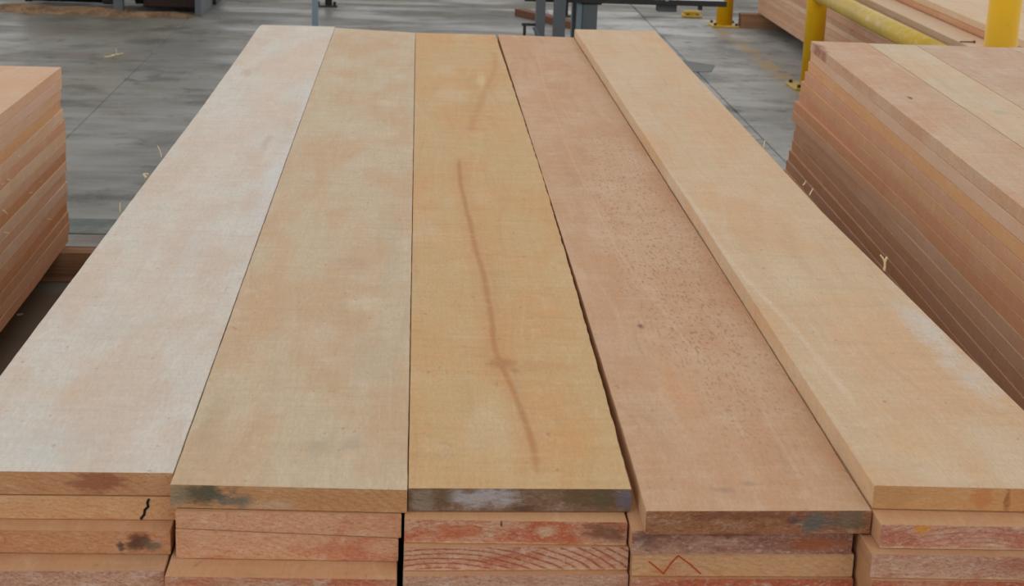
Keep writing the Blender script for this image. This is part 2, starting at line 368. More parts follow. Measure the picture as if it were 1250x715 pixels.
# board 3, yellow with streak
xl = [(.0008, 2.0), (.0010, 3.3), (.0010, 6.5)]; xr = [(.3035, 2.08), (.3100, 2.7), (.3145, 3.3), (.3170, 3.8), (.3172, 4.4), (.3145, 5.2), (.3095, 6.5)]
cx, ym = mid(xl, xr, (2.084, 2.088), (6.49, 6.49))
q = L(cx, ym)
stk = [(u, v) for u, v in ((560, 190), (562, 215), (568, 250), (579, 295), (591, 340), (599, 385), (605, 425), (616, 452), (630, 490), (645, 535), (655, 590))]
stp = sorted([q(u, v) for u, v in stk], key=lambda a: a[1])
st2 = sorted([q(u, v) for u, v in ((603, 62), (602, 85), (594, 110), (584, 135), (572, 165))], key=lambda a: a[1])
f = wood_face('yellow_board_face', (208, 172, 122), (212, 160, 104), contrast=.9, saw=.8, grain=.7, off=(2, 9, 5), streaks=[(stp, .011, (164, 104, 58), .85), (stp, .050, (204, 144, 86), .45), (st2, .026, (196, 136, 88), .6)], blobs=blobpx(cx, ym, [
    (613, 443, 18, 8, (150, 98, 58), .85), (628, 452, 6, 4, (140, 108, 84), .6), (660, 447, 50, 7, (200, 146, 94), .5), (588, 100, 7, 14, (222, 196, 150), .7), (570, 95, 10, 10, (192, 160, 116), .5),
    (633, 475, 8, 16, (188, 172, 150), .55), (700, 530, 40, 30, (212, 158, 92), .5), (560, 280, 30, 70, (212, 180, 130), .4), (545, 545, 12, 16, (176, 140, 100), .4), (600, 560, 60, 20, (214, 172, 118), .4)]))
e = wood_end('yellow_board_end', (132, 104, 80), (112, 82, 60), redamt=.3, ring=.15, blobs=[(-.055, .02, .062, .02, (176, 168, 166), .95), (-.115, .018, .018, .02, (112, 92, 66), .7), (-.14, .014, .02, .03, (146, 130, 112), .8), (.0, .004, .03, .006, (86, 60, 46), .6), (.09, .02, .05, .02, (106, 84, 58), .8), (.138, .02, .016, .02, (116, 112, 122), .9), (.105, .02, .012, .012, (96, 96, 70), .6)], rough=.7)
hero('yellowish board with brown streak and grey weathered end, middle of the centre stack', xl, xr, (2.084, 2.088), (6.49, 6.49), .65, f, e, 170, (.0002, .0010))
# board 4, pinkish with flecks
xl = [(.3135, 2.0), (.3165, 2.2), (.3195, 3.05), (.3192, 4.25), (.3195, 6.5)]; xr = [(.6180, 2.0), (.6193, 3.0), (.6160, 4.86), (.6125, 6.5)]
cx, ym = mid(xl, xr, (2.016, 2.024), (6.5, 6.47))
st4 = sorted([L(cx, ym)(u, v) for u, v in ((655, 60), (668, 110), (690, 170), (716, 230), (752, 300), (800, 370), (860, 450))], key=lambda a: a[1])
f = wood_face('pink_board_face', (208, 168, 132), (202, 150, 108), contrast=.8, saw=.8, flecks=.6, fleckmask=(.045, -.85, .15, 1.5), grain=.8, off=(5, 5, 7), streaks=[(st4, .006, (222, 186, 150), .3)], blobs=blobpx(cx, ym, [
    (782, 398, 5.5, 4.2, (80, 46, 30), 1.0), (790, 410, 16, 6, (216, 176, 140), .5), (830, 480, 34, 50, (212, 154, 104), .5), (885, 598, 18, 5, (148, 126, 108), .6), (912, 590, 12, 4, (154, 130, 110), .5),
    (700, 330, 18, 60, (212, 172, 142), .5), (740, 420, 22, 60, (210, 172, 140), .5), (650, 130, 14, 40, (210, 170, 138), .4), (860, 560, 60, 30, (208, 162, 124), .4)]))
e = wood_end('pink_board_end', (164, 112, 76), (146, 88, 60), redamt=.5, ring=.15, blobs=[(.075, .018, .03, .02, (110, 106, 98), .9), (.125, .02, .03, .022, (116, 102, 82), .8), (.045, .02, .012, .01, (88, 76, 76), .7), (-.03, .026, .1, .008, (128, 76, 56), .6)], rough=.9)
hero('pinkish board with dark flecks and jutting near end, fourth from left on centre stack', xl, xr, (2.016, 2.024), (6.5, 6.47), .65, f, e, 110, (.0003, .0005))
# board 5, raised
Z5 = .682
xl = [(.6205, 2.0), (.6205, 3.5), (.6140, 6.5)]; xr = [(.934, 2.0), (.928, 2.31), (.908, 3.57), (.930, 6.5)]
cx, ym = mid(xl, xr, (2.034, 2.024), (6.47, 6.48))
q5 = L(cx, ym)
s5 = sorted([q5(u, v, Z5) for u, v in ((740, 110), (790, 180), (850, 255), (905, 330), (960, 390), (1010, 450), (1060, 520))], key=lambda a: a[1])
f = wood_face('peach_board_face', (214, 184, 148), (216, 172, 128), contrast=.9, saw=.5, grain=.8, off=(1, 6, 3), streaks=[(s5, .012, (226, 206, 180), .45)], blobs=blobpx(cx, ym, [
    (1130, 400, 26, 50, (214, 206, 196), .75), (1190, 460, 30, 40, (216, 206, 192), .7), (955, 330, 26, 36, (222, 204, 172), .65), (930, 300, 40, 50, (206, 166, 122), .35), (1050, 390, 60, 40, (218, 174, 126), .5), (780, 90, 30, 40, (214, 190, 156), .5), (815, 75, 8, 40, (222, 176, 126), .4),
    (1080, 490, 3, 2.5, (150, 110, 84), .7), (1040, 550, 40, 30, (206, 176, 146), .4), (1120, 540, 60, 30, (220, 180, 130), .5), (1220, 560, 30, 50, (214, 194, 164), .5)], h=Z5))
e = wood_end('peach_board_end', (204, 156, 104), (190, 126, 78), redamt=.15, ring=.12, blobs=[(.0, .018, .02, .02, (196, 124, 74), .6), (.035, .016, .006, .03, (150, 92, 56), .8), (.06, .018, .03, .03, (204, 140, 90), .5), (-.12, .02, .05, .02, (184, 142, 96), .6)], rough=.4)
hero('peach-coloured board raised one thickness, rightmost on top of the centre stack', xl, xr, (2.034, 2.024), (6.47, 6.48), Z5, f, e)

# ------------------------------------------------------------------ planks under the top boards
END = {
 'red':  wood_end('rough_red_end', (216, 168, 134), (202, 118, 82), redamt=.75, ring=.5, fringe=True, rough=1.1),
 'pink': wood_end('rough_pink_end', (212, 166, 138), (192, 128, 102), redamt=.5, ring=.35, fringe=True, rough=1.1),
 'tan':  wood_end('tan_end', (212, 164, 118), (200, 136, 92), redamt=.3, ring=.3, rough=.5),
 'salm': wood_end('salmon_end', (216, 164, 126), (198, 122, 88), redamt=.4, ring=.25, rough=.7),
 'mauve': wood_end('mauve_end', (196, 148, 124), (148, 98, 84), redamt=.7, ring=.4, rough=1.2),
 'knot': wood_end('knotted_end', (200, 146, 104), (190, 116, 74), redamt=.35, ring=.2, rough=.6, blobs=[(.108, .017, .022, .015, (92, 62, 48), .9), (.128, .012, .016, .012, (116, 100, 82), .8), (.085, .01, .006, .014, (80, 58, 60), .8)]),
}
END['stain'] = wood_end('red_end_brown_corner', (214, 164, 130), (200, 100, 60), redamt=.8, ring=.4, fringe=True, blobs=[(.12, .02, .035, .02, (134, 88, 66), .85), (-.08, .018, .06, .014, (200, 104, 62), .6), (-.02, .028, .002, .006, (60, 40, 30), .9), (.04, .02, .02, .012, (226, 196, 158), .7)])
END['rings'] = wood_end('ringed_red_end', (218, 170, 138), (196, 104, 70), redamt=.5, ring=1.7, wob=7, fringe=True)
END['mauvestain'] = wood_end('mauve_end_orange_stain', (198, 152, 126), (156, 104, 84), redamt=.7, ring=.3, rough=1.2, blobs=[(.10, .014, .05, .012, (176, 100, 62), .75), (-.03, .03, .05, .008, (132, 70, 54), .7), (-.13, .02, .02, .02, (110, 78, 74), .6)])
END['spot'] = wood_end('pink_end_orange_spot', (214, 166, 138), (194, 122, 96), redamt=.6, ring=.8, wob=8, fringe=True, blobs=[(-.10, .028, .018, .008, (224, 152, 66), .9), (.155, .008, .008, .006, (60, 50, 44), .9)])
END['dkred'] = wood_end('deep_red_end', (210, 150, 116), (194, 100, 66), redamt=1.0, ring=.6, wob=10, fringe=True)
TANF = (208, 160, 118)
cols = [(-.622, -.319), (-.3095, -.0125), (-.004, .296), (.3005, .598), (.6085, .928)]
fronts = {0: [(2.126, 2.126), (2.092, 2.090), (2.036, 2.042)], 1: [(2.080, 2.074), (2.079, 2.073), (2.025, 2.020)], 2: [(2.060, 2.056), (2.046, 2.052), (2.030, 2.040)],
          3: [(2.030, 2.034), (2.034, 2.036), (2.028, 2.030)], 4: [(1.985, 1.980), (1.968, 1.960), (1.962, 1.958)]}
ends = {0: ['tan', 'knot', 'pink'], 1: ['salm', 'salm', 'red'], 2: ['stain', 'rings', 'pink'], 3: ['mauvestain', 'tan', 'dkred'], 4: ['spot', 'pink', 'dkred']}
xoff = {0: [(0, .0065), (0, 0), (0, -.002)], 1: [(0, .004), (0, .001), (-.008, 0)], 2: [(0, 0), (0, .003), (0, .003)], 3: [(-.001, 0), (.001, .005), (0, .006)], 4: [(.0120, 0), (-.001, 0), (0, 0)]}
words = {0: 'leftmost', 1: 'second from left', 2: 'middle', 3: 'fourth from left', 4: 'rightmost'}
lbl = {
 (0, 1): 'orange-tan plank end with a black ink stroke, just under the whitish board', (0, 2): 'plank end with a dark knot at its right, third down at front left', (0, 3): 'pinkish grey plank end at the bottom left, fourth down',
 (1, 1): 'thin pink-orange plank end directly under the green-stained board end', (1, 2): 'salmon plank end with a slanted top, third down under the tan board', (1, 3): 'rough red plank end, fourth down under the tan board',
 (2, 1): 'plank end with bright rust-red grain, directly under the grey weathered end', (2, 2): 'plank end with curved red growth rings, third down in the middle', (2, 3): 'pinkish smooth plank end, fourth down in the middle',
 (3, 1): 'rough mauve plank end with an orange-brown stain, directly under the jutting pinkish board', (3, 2): 'tan plank end with a red crayon zigzag, third down under the pinkish board', (3, 3): 'red rough plank end below the one with the crayon zigzag',
 (4, 1): 'pink plank end with an orange spot, directly under the raised peach board', (4, 2): 'rough pink plank end, third down in the rightmost column', (4, 3): 'red ringed plank end at bottom right, fourth down'}
ORD = ['topmost', 'second down', 'third down', 'fourth down', 'fifth down', 'sixth down', 'seventh down', 'eighth down', 'ninth down', 'tenth down', 'eleventh down', 'twelfth down', 'thirteenth down', 'fourteenth down', 'fifteenth down', 'sixteenth down', 'seventeenth down', 'eighteenth down', 'nineteenth down', 'twentieth down']
special = {}
for c, (a, b) in enumerate(cols):
    n = 17 if c == 4 else 16
    p = P if c < 4 else (Z5-.1)/17
    z0 = .65 if c < 4 else Z5
    for k in range(1, n):
        zt = z0-k*p
        if k <= 3: (yl, yr), en, (oa, ob) = fronts[c][k-1], END[ends[c][k-1]], xoff[c][k-1]
        else:
            yl = rnd.uniform(2.0, 2.07)-(.05 if c == 4 else 0); yr = yl+rnd.uniform(-.006, .006); en = END[rnd.choice(('red', 'pink', 'salm', 'tan'))]; oa, ob = rnd.uniform(0, .004), rnd.uniform(-.004, 0)
        yb = 6.5+rnd.uniform(-.05, .03)
        o = sweep_plank('plank', a+oa, b+ob, yl, yr, yb, yb+rnd.uniform(-.01, .01), zt-.0003, p-.0008, [M_FACE, en], 8, .0006, .0012, slant=(-.0 if (c, k) != (1, 2) else .009, 0 if (c, k) != (1, 1) else .009), colr=mul(TANF, rnd.uniform(.94, 1.03)))
        if k <= 3: tag(o, lbl[(c, k)], 'plank', 'lower planks of the centre stack'); special[(c, k)] = o
        else: tag(o, 'hidden plank in the %s column of the centre stack, %s' % (words[c], ORD[k]), 'plank', 'hidden planks of the centre stack, %s column' % words[c])
def stroke(parent, pts, w, m, name, label):
    """drawn mark on the front end: pts (x, z) world, 0.4 mm proud"""
    bm = bmesh.new(); yf = min((parent.matrix_world @ v.co).y for v in parent.data.vertices) if False else None
    loc = parent.location; y0 = min(v.co.y for v in parent.data.vertices)
    for (x0, z0), (x1, z1) in zip(pts, pts[1:]):
        d = Vector((x1-x0, 0, z1-z0)); l = d.length; d.normalize(); s_ = Vector((-d.z, 0, d.x))*w/2
        A = Vector((x0-loc.x, 0, z0-loc.z)); B = Vector((x1-loc.x, 0, z1-loc.z)); vs = []
        for yy in (y0-.0006, y0+.003):
            vs += [bm.verts.new(Vector((q.x, yy, q.z))) for q in (A-s_-d*w*.2, B-s_+d*w*.2, B+s_+d*w*.2, A+s_-d*w*.2)]
        for fc in ((0, 1, 2, 3), (4, 5, 6, 7), (0, 1, 5, 4), (1, 2, 6, 5), (2, 3, 7, 6), (3, 0, 4, 7)): bm.faces.new([vs[i] for i in fc])
    bmesh.ops.recalc_face_normals(bm, faces=bm.faces[:])
    o = mesh_obj(name, bm, m, parent); o['label'] = label; return o
def aty(u, v, y):
    w = RM @ _d(u, v); return (w.x*y/w.y, CZ+w.z*y/w.y)
stroke(special[(0, 1)], [aty(u, v, 2.126) for u, v in ((182, 609), (180, 613), (181, 618), (177, 622), (176, 628), (172, 633))], .0036, M_INK, 'ink_mark', 'black ink stroke')
stroke(special[(3, 2)], [aty(u, v, 2.034) for u, v in ((792, 685), (801, 692), (810, 700), (819, 687), (828, 678), (842, 688), (855, 700))], .0018, M_CHALK, 'crayon_mark', 'red crayon zigzag')

# ------------------------------------------------------------------ LEFT STACK
def side_stack(nlay, pitch, ztop, colx, y0, y1, pivot, rz, tints, offs, group, side_lbl, topmats, hidden_lbl, vis_col, name='plank', yj=.012, faces=None):
    out = {}
    for k in range(nlay):
        zt = ztop-k*pitch
        for c, (a, b) in enumerate(colx):
            tint = tints[k % len(tints)][1] if c == vis_col else mul(TANF, rnd.uniform(.9, 1.03))
            da, db = (offs[k], 0) if (c == vis_col and colx[c][0] > 0) else ((0, offs[k]) if c == vis_col else (0, 0))
            g = .0026
            yy1 = y1+rnd.uniform(-yj, yj*.4); yy0 = y0+rnd.uniform(-.02, .02)
            fm = topmats[c] if (k == 0 and topmats and topmats[c]) else M_FACE
            sgn = 1 if colx[c][0] < 0 else -1; nr = sgn*.0018*k+rnd.uniform(-.0007, .0007)
            ea, eb = a+da, b+db-g
            if c == vis_col:
                ym_ = (yy0+yy1)/2
                if sgn < 0: ea = [(a+nr, yy0), (a+nr, yy1-1.6), (a+(nr+da)*.5, yy1-.7), (a+da, yy1-.1)]
                else: eb = [(b-.004+nr*.3, yy0), (b-.003+nr*.3, yy1-.5), (b+db-.002, yy1)]
            tint = mul([q_*.72+w_*.28 for q_, w_ in zip(tint, (192, 164, 134))], 1.07)
            o = sweep_plank(name, ea, eb, yy0, yy0, yy1, yy1+rnd.uniform(-.004, .004), zt-.0003, pitch-.0007, [fm, END[rnd.choice(('red', 'pink', 'salm', 'tan'))]], 8, .0004, .0006, colr=tint, rz=rz, pivot=pivot)
            if k == 0: lb, gr = topmats_lbl[group][c], group
            elif c == vis_col: lb, gr = side_lbl % (tints[k % len(tints)][0], ORD[k]), group
            else: lb, gr = '%s, %s, %s column from the outer edge' % (hidden_lbl, ORD[k], ('third', 'second', 'first')[c] if sgn > 0 else ('first', 'second', 'third', 'fourth')[c]), 'hidden planks, '+group
            tag(o, lb, 'plank', gr); out[(k, c)] = o
    return out
topmats_lbl = {
 'planks of the left stack': ['far left plank on top of the left stack, cut by the photo edge', 'second plank from the outer edge on top of the left stack', 'pinkish tan plank at the right edge of the left stack top'],
 'planks of the right stack': ['pinkish plank with a red-brown bark corner, left edge of the right stack top', 'pale plank between two joints on top of the right stack', 'wide pinkish plank in the middle of the right stack top', 'plank by the right photo edge on top of the right stack'],
 'planks of the far stack': ['pale plank on top of the far stack next to the yellow rail']}
pk, og, sl, pl_, bn = (204, 166, 138), (206, 154, 102), (204, 156, 122), (212, 184, 158), (184, 136, 102)
ltints = [('pinkish', pk), ('greyish pink', (204, 170, 150)), ('pink', pk), ('orange', og), ('pale pink', pl_), ('salmon', sl), ('pale', (218, 190, 162)), ('pinkish', pk), ('orange-brown', (194, 132, 84)), ('pale pink', pl_), ('pinkish', pk),
          ('whitish', (214, 192, 174)), ('salmon', sl), ('orange-brown', (190, 124, 74)), ('brown', bn), ('salmon', sl), ('pinkish brown', (196, 142, 108))]
loffs = [0, .003, -.002, -.006, 0, .006, .005, .008, .003, .006, .002, .006, .003, -.002, .004, .006, 0]
m_lt = wood_face('left_stack_top_face', (216, 182, 140), (212, 160, 122), contrast=1.1, off=(4, 4, 4))
LZ = .67
pv = (-1.117, 5.351, 0)
lst = side_stack(17, (LZ-.1)/17, LZ, [(-1.80, -1.46), (-1.455, -1.32), (-1.315, -1.117)], 1.0, 5.351, pv, 0.0, ltints, loffs, 'planks of the left stack', '%s plank in the side of the left stack, %s', [None, m_lt, None], 'plank inside the left stack', 2)
# ------------------------------------------------------------------ RIGHT STACK (turned slightly clockwise)
rtints = [('pinkish grey', (204, 172, 142)), ('pale pink', (206, 172, 146)), ('orange tan', (206, 152, 98)), ('pinkish', (196, 146, 116)), ('tan', (204, 154, 110)), ('salmon', (200, 142, 108)), ('orange-pink', (204, 146, 104)), ('pinkish', pk), ('pale', (202, 168, 142)),
          ('brownish pink', (188, 148, 120)), ('pinkish', (192, 148, 122)), ('brown', (186, 142, 108)), ('greyish pink', (190, 152, 130)), ('pinkish', (192, 152, 120)), ('brown', bn), ('reddish brown', (190, 124, 78)), ('orange-brown', (194, 132, 84)), ('brown', bn), ('reddish', (190, 130, 92)), ('brown', bn)]
roffs = [0, .003, -.002, -.012, -.022, -.024, -.040, -.043, -.030, -.032, -.036, -.046, -.052, -.060, -.052, -.044, -.048, -.052, -.05, -.048]
RZ, RA = .78, -math.radians(2.4)
pv = (1.335, 5.600, 0)
def rl(u, v):                   # pixel on the right stack's top -> its unrotated frame
    p = at(u, v, RZ); p.z = 0; q = Matrix.Rotation(-RA, 3, 'Z') @ (p-Vector(pv)); return q+Vector(pv)
rcx = [(1.335, 1.525), (1.525, 1.690), (1.690, 2.012), (2.012, 2.33)]
def rb(c, lst):
    cx = sum(rcx[c])/2; ym = 5.6-2.1; out = []
    for (u, v, ru, rv, cc, st) in lst:
        p = rl(u, v); a = rl(u+ru, v); b = rl(u, v-rv); out.append((p.x-cx, p.y-ym, abs(a.x-p.x), abs(b.y-p.y), cc, st))
    return out
m_r0 = wood_face('right_top_pink_face', (208, 174, 142), (206, 158, 122), off=(9, 2, 4), flecks=.15, blobs=rb(0, [(998, 56, 8, 5, (150, 84, 58), .9), (1006, 62, 5, 3, (150, 84, 58), .8), (1111, 119, 2.6, 2.0, (40, 28, 22), 1.0), (1060, 86, 24, 10, (218, 188, 150), .6), (1040, 62, 20, 6, (204, 152, 116), .5), (1180, 180, 30, 20, (218, 184, 146), .5)]))
m_r1 = wood_face('right_top_pale_face', (214, 188, 156), (216, 180, 142), off=(1, 2, 9), blobs=rb(1, [(1222, 136, 12, 3, (176, 170, 154), .6), (1240, 170, 30, 14, (206, 178, 140), .5)]))
m_r2 = wood_face('right_top_wide_face', (208, 180, 150), (204, 164, 136), off=(7, 7, 1), contrast=1.2)
rst = side_stack(20, (RZ-.1)/20, RZ, rcx, 1.4, 5.600, pv, RA, rtints, roffs, 'planks of the right stack', '%s plank in the side of the right stack, %s', [m_r0, m_r1, m_r2, m_r2], 'plank inside the right stack', 0)

# ------------------------------------------------------------------ bearers
def bearer(x0, x1, y, label, w=.08, h=.0995, rz=0, pivot=None, grp='timber bearers under the stacks'):
    bm = bmesh.new(); xm = (x0+x1)/2; box(bm, -(x1-x0)/2, (x1-x0)/2, -w/2, w/2, 0, h, .003)
    for f_ in bm.faces:
        if abs(f_.normal.x) > .9: f_.material_index = 1
    loc = Vector((xm, y, 0))
    if rz: loc = Matrix.Translation(pivot) @ Matrix.Rotation(rz, 4, 'Z') @ Matrix.Translation(-Vector(pivot)) @ loc
    return tag(mesh_obj('bearer', bm, [M_BEARX, M_BEARE], None, loc, rz), label, 'timber', grp)
s_ = Mat('bearer_sides'); p_ = s_.obj()
c_ = s_.mix(s_.rng(s_.noise(p_, 1, (1.5, 40, 40), 3, .6), .35, .7), lin((158, 120, 86)), lin((110, 78, 54)))
s_.bump(s_.noise(p_, 1, (8, 120, 120), 3, .6), .002); M_BEARX = s_.done(c_, .8)
bearer(-1.95, .90, 5.255, 'dark timber bearer crossing the gap between the left stack and the centre stack')
for y, w_ in ((3.9, 'middle'), (2.55, 'near')): bearer(-.60, .90, y, w_+' hidden bearer under the centre stack')
for y, w_ in ((3.7, 'far'), (2.3, 'middle'), (1.3, 'near')): bearer(-1.78, -1.15, y, w_+' hidden bearer under the left stack')
for y, w_ in ((5.2, 'far'), (3.6, 'middle'), (2.0, 'near')): bearer(1.33, 2.3, y, w_+' hidden bearer under the right stack', rz=RA, pivot=pv)

# ------------------------------------------------------------------ FAR STACK behind the yellow barrier
M_FARF = M_FACE
def far_col(x0, x1, ztop, n, y0, y1, group, labels, tints):
    p = (ztop-.1)/n
    for k in range(n):
        yy = y1+rnd.uniform(-.015, .015)
        o = sweep_plank('plank', x0+rnd.uniform(0, .006), x1-.002, y0, y0, yy, yy, ztop-k*p-.0003, p-.001, [M_FACE, END['pink']], 5, .001, .0015, colr=tints[k % len(tints)])
        tag(o, labels(k), 'plank', group)
ft = [(214, 184, 152), (202, 158, 128), (206, 166, 136), (196, 150, 120), (204, 162, 128), (198, 154, 126), (190, 144, 114)]
xb = at(1150, 25, .54).x
far_col(2.447, xb-.003, .54, 13, 6.3, 11.97, 'planks of the far stack', lambda k: 'pale plank on top of the far stack beside the yellow rail' if k == 0 else 'plank in the side of the far stack behind the yellow post, %s' % ORD[k], ft)
far_col(xb, xb+.36, .54+.066, 15, 6.3, 11.9, 'planks of the raised far column', lambda k: 'pale plank on the raised part of the far stack' if k == 0 else ('pinkish-brown edged plank showing above the lower part of the far stack' if k == 1 else 'plank hidden inside the raised far column, %s' % ORD[k]), [(218, 192, 160), (206, 152, 114), (204, 150, 114)])
far_col(xb+.363, xb+.7, .54+.066, 15, 6.3, 11.9, 'planks of the outer far column', lambda k: 'pale plank on the far stack to the right of the raised part' if k == 0 else 'plank hidden inside the outer far column, %s' % ORD[k], [(216, 190, 160)])
for i, y in enumerate((11.89, 9.9, 8.0, 6.6)):
    bearer(2.308 if i == 0 else 2.46, xb+.68, y, 'dark brown bearer sticking out under the far stack beside the yellow post' if i == 0 else ('second', 'third', 'nearest')[i-1]+' hidden bearer under the far stack', .11)

# ------------------------------------------------------------------ yellow barrier
def bollard(x, y, r, h, label, plate=.11, ang=0):
    t = thing('bollard', label, 'bollard', (x, y, 0), ang, 'yellow barrier posts')
    bm = bmesh.new(); tube(bm, (0, 0, .012), (0, 0, h), r, 28); tube(bm, (0, 0, h), (0, 0, h+.03), r, 28, r*.55)
    mesh_obj('post', bm, M_YEL, t, smooth=False)
    for p in t.children[0].data.polygons: p.use_smooth = abs(p.normal.z) < .5
    bm = bmesh.new(); box(bm, -plate, plate, -plate, plate, 0, .014, .003); mesh_obj('base_plate', bm, M_YELD, t)
    for sx in (-1, 1):
        for sy in (-1, 1):
            bm = bmesh.new(); tube(bm, (sx*plate*.78, sy*plate*.78, .014), (sx*plate*.78, sy*plate*.78, .03), .011, 6); mesh_obj('bolt', bm, M_STEELD, t)
    return t
b1 = bollard(2.203, 11.93, .058, 1.1, 'distant yellow post with a square base plate, beside the brown bearer', .098, .0)
b2 = bollard(2.245, 9.35, .057, 1.1, 'yellow post with the rail attached, behind the corner of the right stack', .115, .05)
b3 = bollard(2.243, 6.32, .063, 1.1, 'nearest and thickest yellow post, at the upper right')
t = thing('guard_rail', 'scuffed yellow pipe rail sloping down behind the right stack', 'rail', (2.25, 7.8, .53))
bm = bmesh.new(); tube(bm, (-.005, 1.49, .005), (.01, -1.415, .0), .048, 24); o = mesh_obj('rail_pipe', bm, M_YELD, t)
for p in o.data.polygons: p.use_smooth = abs(p.normal.y) < .5
for yy, xx in ((1.475, -.005), (-1.40, .01)):
    bm = bmesh.new(); tube(bm, (xx, yy-.012, 0), (xx, yy+.012, 0), .056, 24); mesh_obj('collar', bm, M_YEL, t)
# little yellow floor bracket
t = thing('floor_bracket', 'small yellow-green bracket on the floor left of the distant yellow post', 'bracket', (2.045, 12.40, 0))
bm = bmesh.new(); box(bm, -.07, .07, -.05, .05, 0, .02, .003); mesh_obj('foot', bm, M_YELD, t)
bm = bmesh.new(); box(bm, -.062, .062, -.02, .02, .0205, .045, .004); mesh_obj('clamp', bm, M_YELD, t)
for sx in (-1, 1):
    bm = bmesh.new(); tube(bm, (sx*.035, -.035, .0195), (sx*.035, -.035, .026), .013, 8); mesh_obj('bolt', bm, M_BLACK, t)

# ------------------------------------------------------------------ steel table behind the far end
t = thing('steel_table', 'grey steel table with thin dark top edge, behind the far end of the centre stack', 'table', (1.05, 8.55, 0), -.012)
def part(name, m, *a, bev=.002, par=None):
    bm = bmesh.new(); box(bm, *a, bev); return mesh_obj(name, bm, m, par)
part('top_plate', M_PLATE, -.50, .53, 0, .75, .557, .563, par=t)
part('front_rail', M_STEELD, -.50, .535, -.012, -.0005, .538, .566, par=t)
part('rear_rail', M_STEELD, -.50, .535, .7505, .765, .538, .566, par=t)
part('leg', M_STEEL, -.20, -.125, .0, .075, 0, .530, par=t)
part('cap_plate', M_STEELD, -.21, -.105, -.004, .085, .5305, .5565, par=t)
o = part('side_plate', M_BLUE, -.228, -.2005, .01, .06, .0, .5565, par=t); o['label'] = 'light blue-grey upright plate'
part('leg', M_STEEL, -.20, -.125, .66, .735, 0, .5565, par=t)
part('hanging_bracket', M_STEEL, .185, .285, .03, .10, .500, .5565, par=t)
bm = bmesh.new(); tube(bm, (.225, -.02, .57), (.225, .03, .57), .012, 12); mesh_obj('knob', bm, M_PLATE, t)
bm = bmesh.new(); tube(bm, (.40, .0, .518), (.40, .0, .5365), .012, 10); mesh_obj('bolt', bm, M_STEELD, t)
t = thing('steel_trestle', 'pair of dark grey steel uprights behind the pinkish board, joined at the top', 'trestle', (.68, 8.46, 0))
part('upright', M_STEEL, -.075, -.028, 0, .05, 0, .60, par=t)
part('upright', M_STEEL, .015, .075, 0, .05, 0, .60, par=t)
part('cross_bar', M_STEELD, -.09, .09, .0, .05, .601, .63, par=t)
part('arm', M_STEELD, -.145, -.0755, .0, .02, .425, .438, par=t)
part('arm_leg', M_STEELD, -.137, -.122, .002, .018, 0, .4245, par=t)
bm = bmesh.new(); tube(bm, (-.08, .01, .420), (-.045, -.012, .350), .012, 8); mesh_obj('brace', bm, M_STEEL, t)
p = at(690.5, 20, 0)
t = thing('steel_post', 'thin black post with a round foot behind the two grey uprights', 'post', (p.x, p.y, 0))
part('upright', M_BLACK, -.015, .015, -.015, .015, .012, .8, par=t)
bm = bmesh.new(); tube(bm, (0, 0, 0), (0, 0, .0118), .05, 16); mesh_obj('foot', bm, M_STEELD, t)
# grey post behind the whitish board
t = thing('steel_post', 'light blue-grey post behind the far end of the whitish board', 'post', (-.655, 11.1, 0))
part('upright', M_BLUE, -.024, .016, -.02, .02, .01, 1.3, par=t)
part('foot', M_STEELD, -.05, .05, -.05, .05, 0, .0098, par=t)
t = thing('steel_post', 'dark post with a bolted foot just right of the light blue-grey post', 'post', (-.665, 12.45, 0))
part('upright', M_BLACK, .0, .05, -.02, .02, .012, 1.3, par=t)
part('foot', M_STEELD, -.07, .09, -.05, .05, 0, .0118, par=t)
for sx in (-.05, .07):
    bm = bmesh.new(); tube(bm, (sx, -.03, .012), (sx, -.03, .04), .012, 6); mesh_obj('bolt', bm, M_BLACK, t)
# timber strip on the floor behind the uprights
a, b = at(628, 19, 0), at(702, 37, 0); d = b-a
bm = bmesh.new(); box(bm, -d.length/2, d.length/2, 0, .085, 0, .05, .003)
tag(mesh_obj('timber_strip', bm, M_RUST, None, ((a.x+b.x)/2, (a.y+b.y)/2, 0), math.atan2(d.y, d.x)), 'reddish-brown timber strip lying on the floor behind the two grey uprights', 'timber')
# sawdust and small scraps, floor by the bearer
# ------------------------------------------------------------------ machinery upper left
t = thing('roller_conveyor', 'dark greasy conveyor machine in the upper left corner above the sawdust', 'machine', (-2.1, 12.1, 0))
def lx(u, v, h=0.0):
    q = at(u, v, h); return q.x+2.1, q.y-12.1
bm = bmesh.new(); tube(bm, (-.62, .06, .19), (-.12, .06, .19), .17, 28); mesh_obj('drum', bm, M_BLACK, t)
bm = bmesh.new(); tube(bm, (-.66, .06, .20), (-.6205, .06, .20), .185, 28); mesh_obj('drum_flange', bm, M_STEELD, t)
part('leg', M_STEEL, .02, .085, -.36, -.30, .0, .85, par=t)
part('foot', M_STEELD, .0, .105, -.38, -.28, .0, -.0+.001, bev=0, par=t)
bm = bmesh.new(); tube(bm, (.14, -.12, .14), (.19, -.12, .14), .10, 20); mesh_obj('sprocket', bm, M_BLACK, t)
bm = bmesh.new(); tube(bm, (.135, -.12, .14), (.195, -.12, .14), .04, 12); mesh_obj('hub', bm, M_STEEL, t)
part('housing', M_BRN, .20, .575, -.22, .35, .03, .12, bev=.01, par=t)
part('housing_cover', M_BLACK, .20, .575, -.20, .35, .1205, .75, bev=.02, par=t)
part('side_plate', M_STEEL, .585, .625, -.42, .25, .0, .60, par=t)
part('side_plate', M_STEELD, .59, .65, .27, .6, .0, .35, par=t)
part('chain_guard', M_BLACK, -.10, -.0, -.12, .2, .03, .5, bev=.01, par=t)
part('bed_plate', M_BLACK, -.60, .195, .24, .30, .04, .55, par=t)
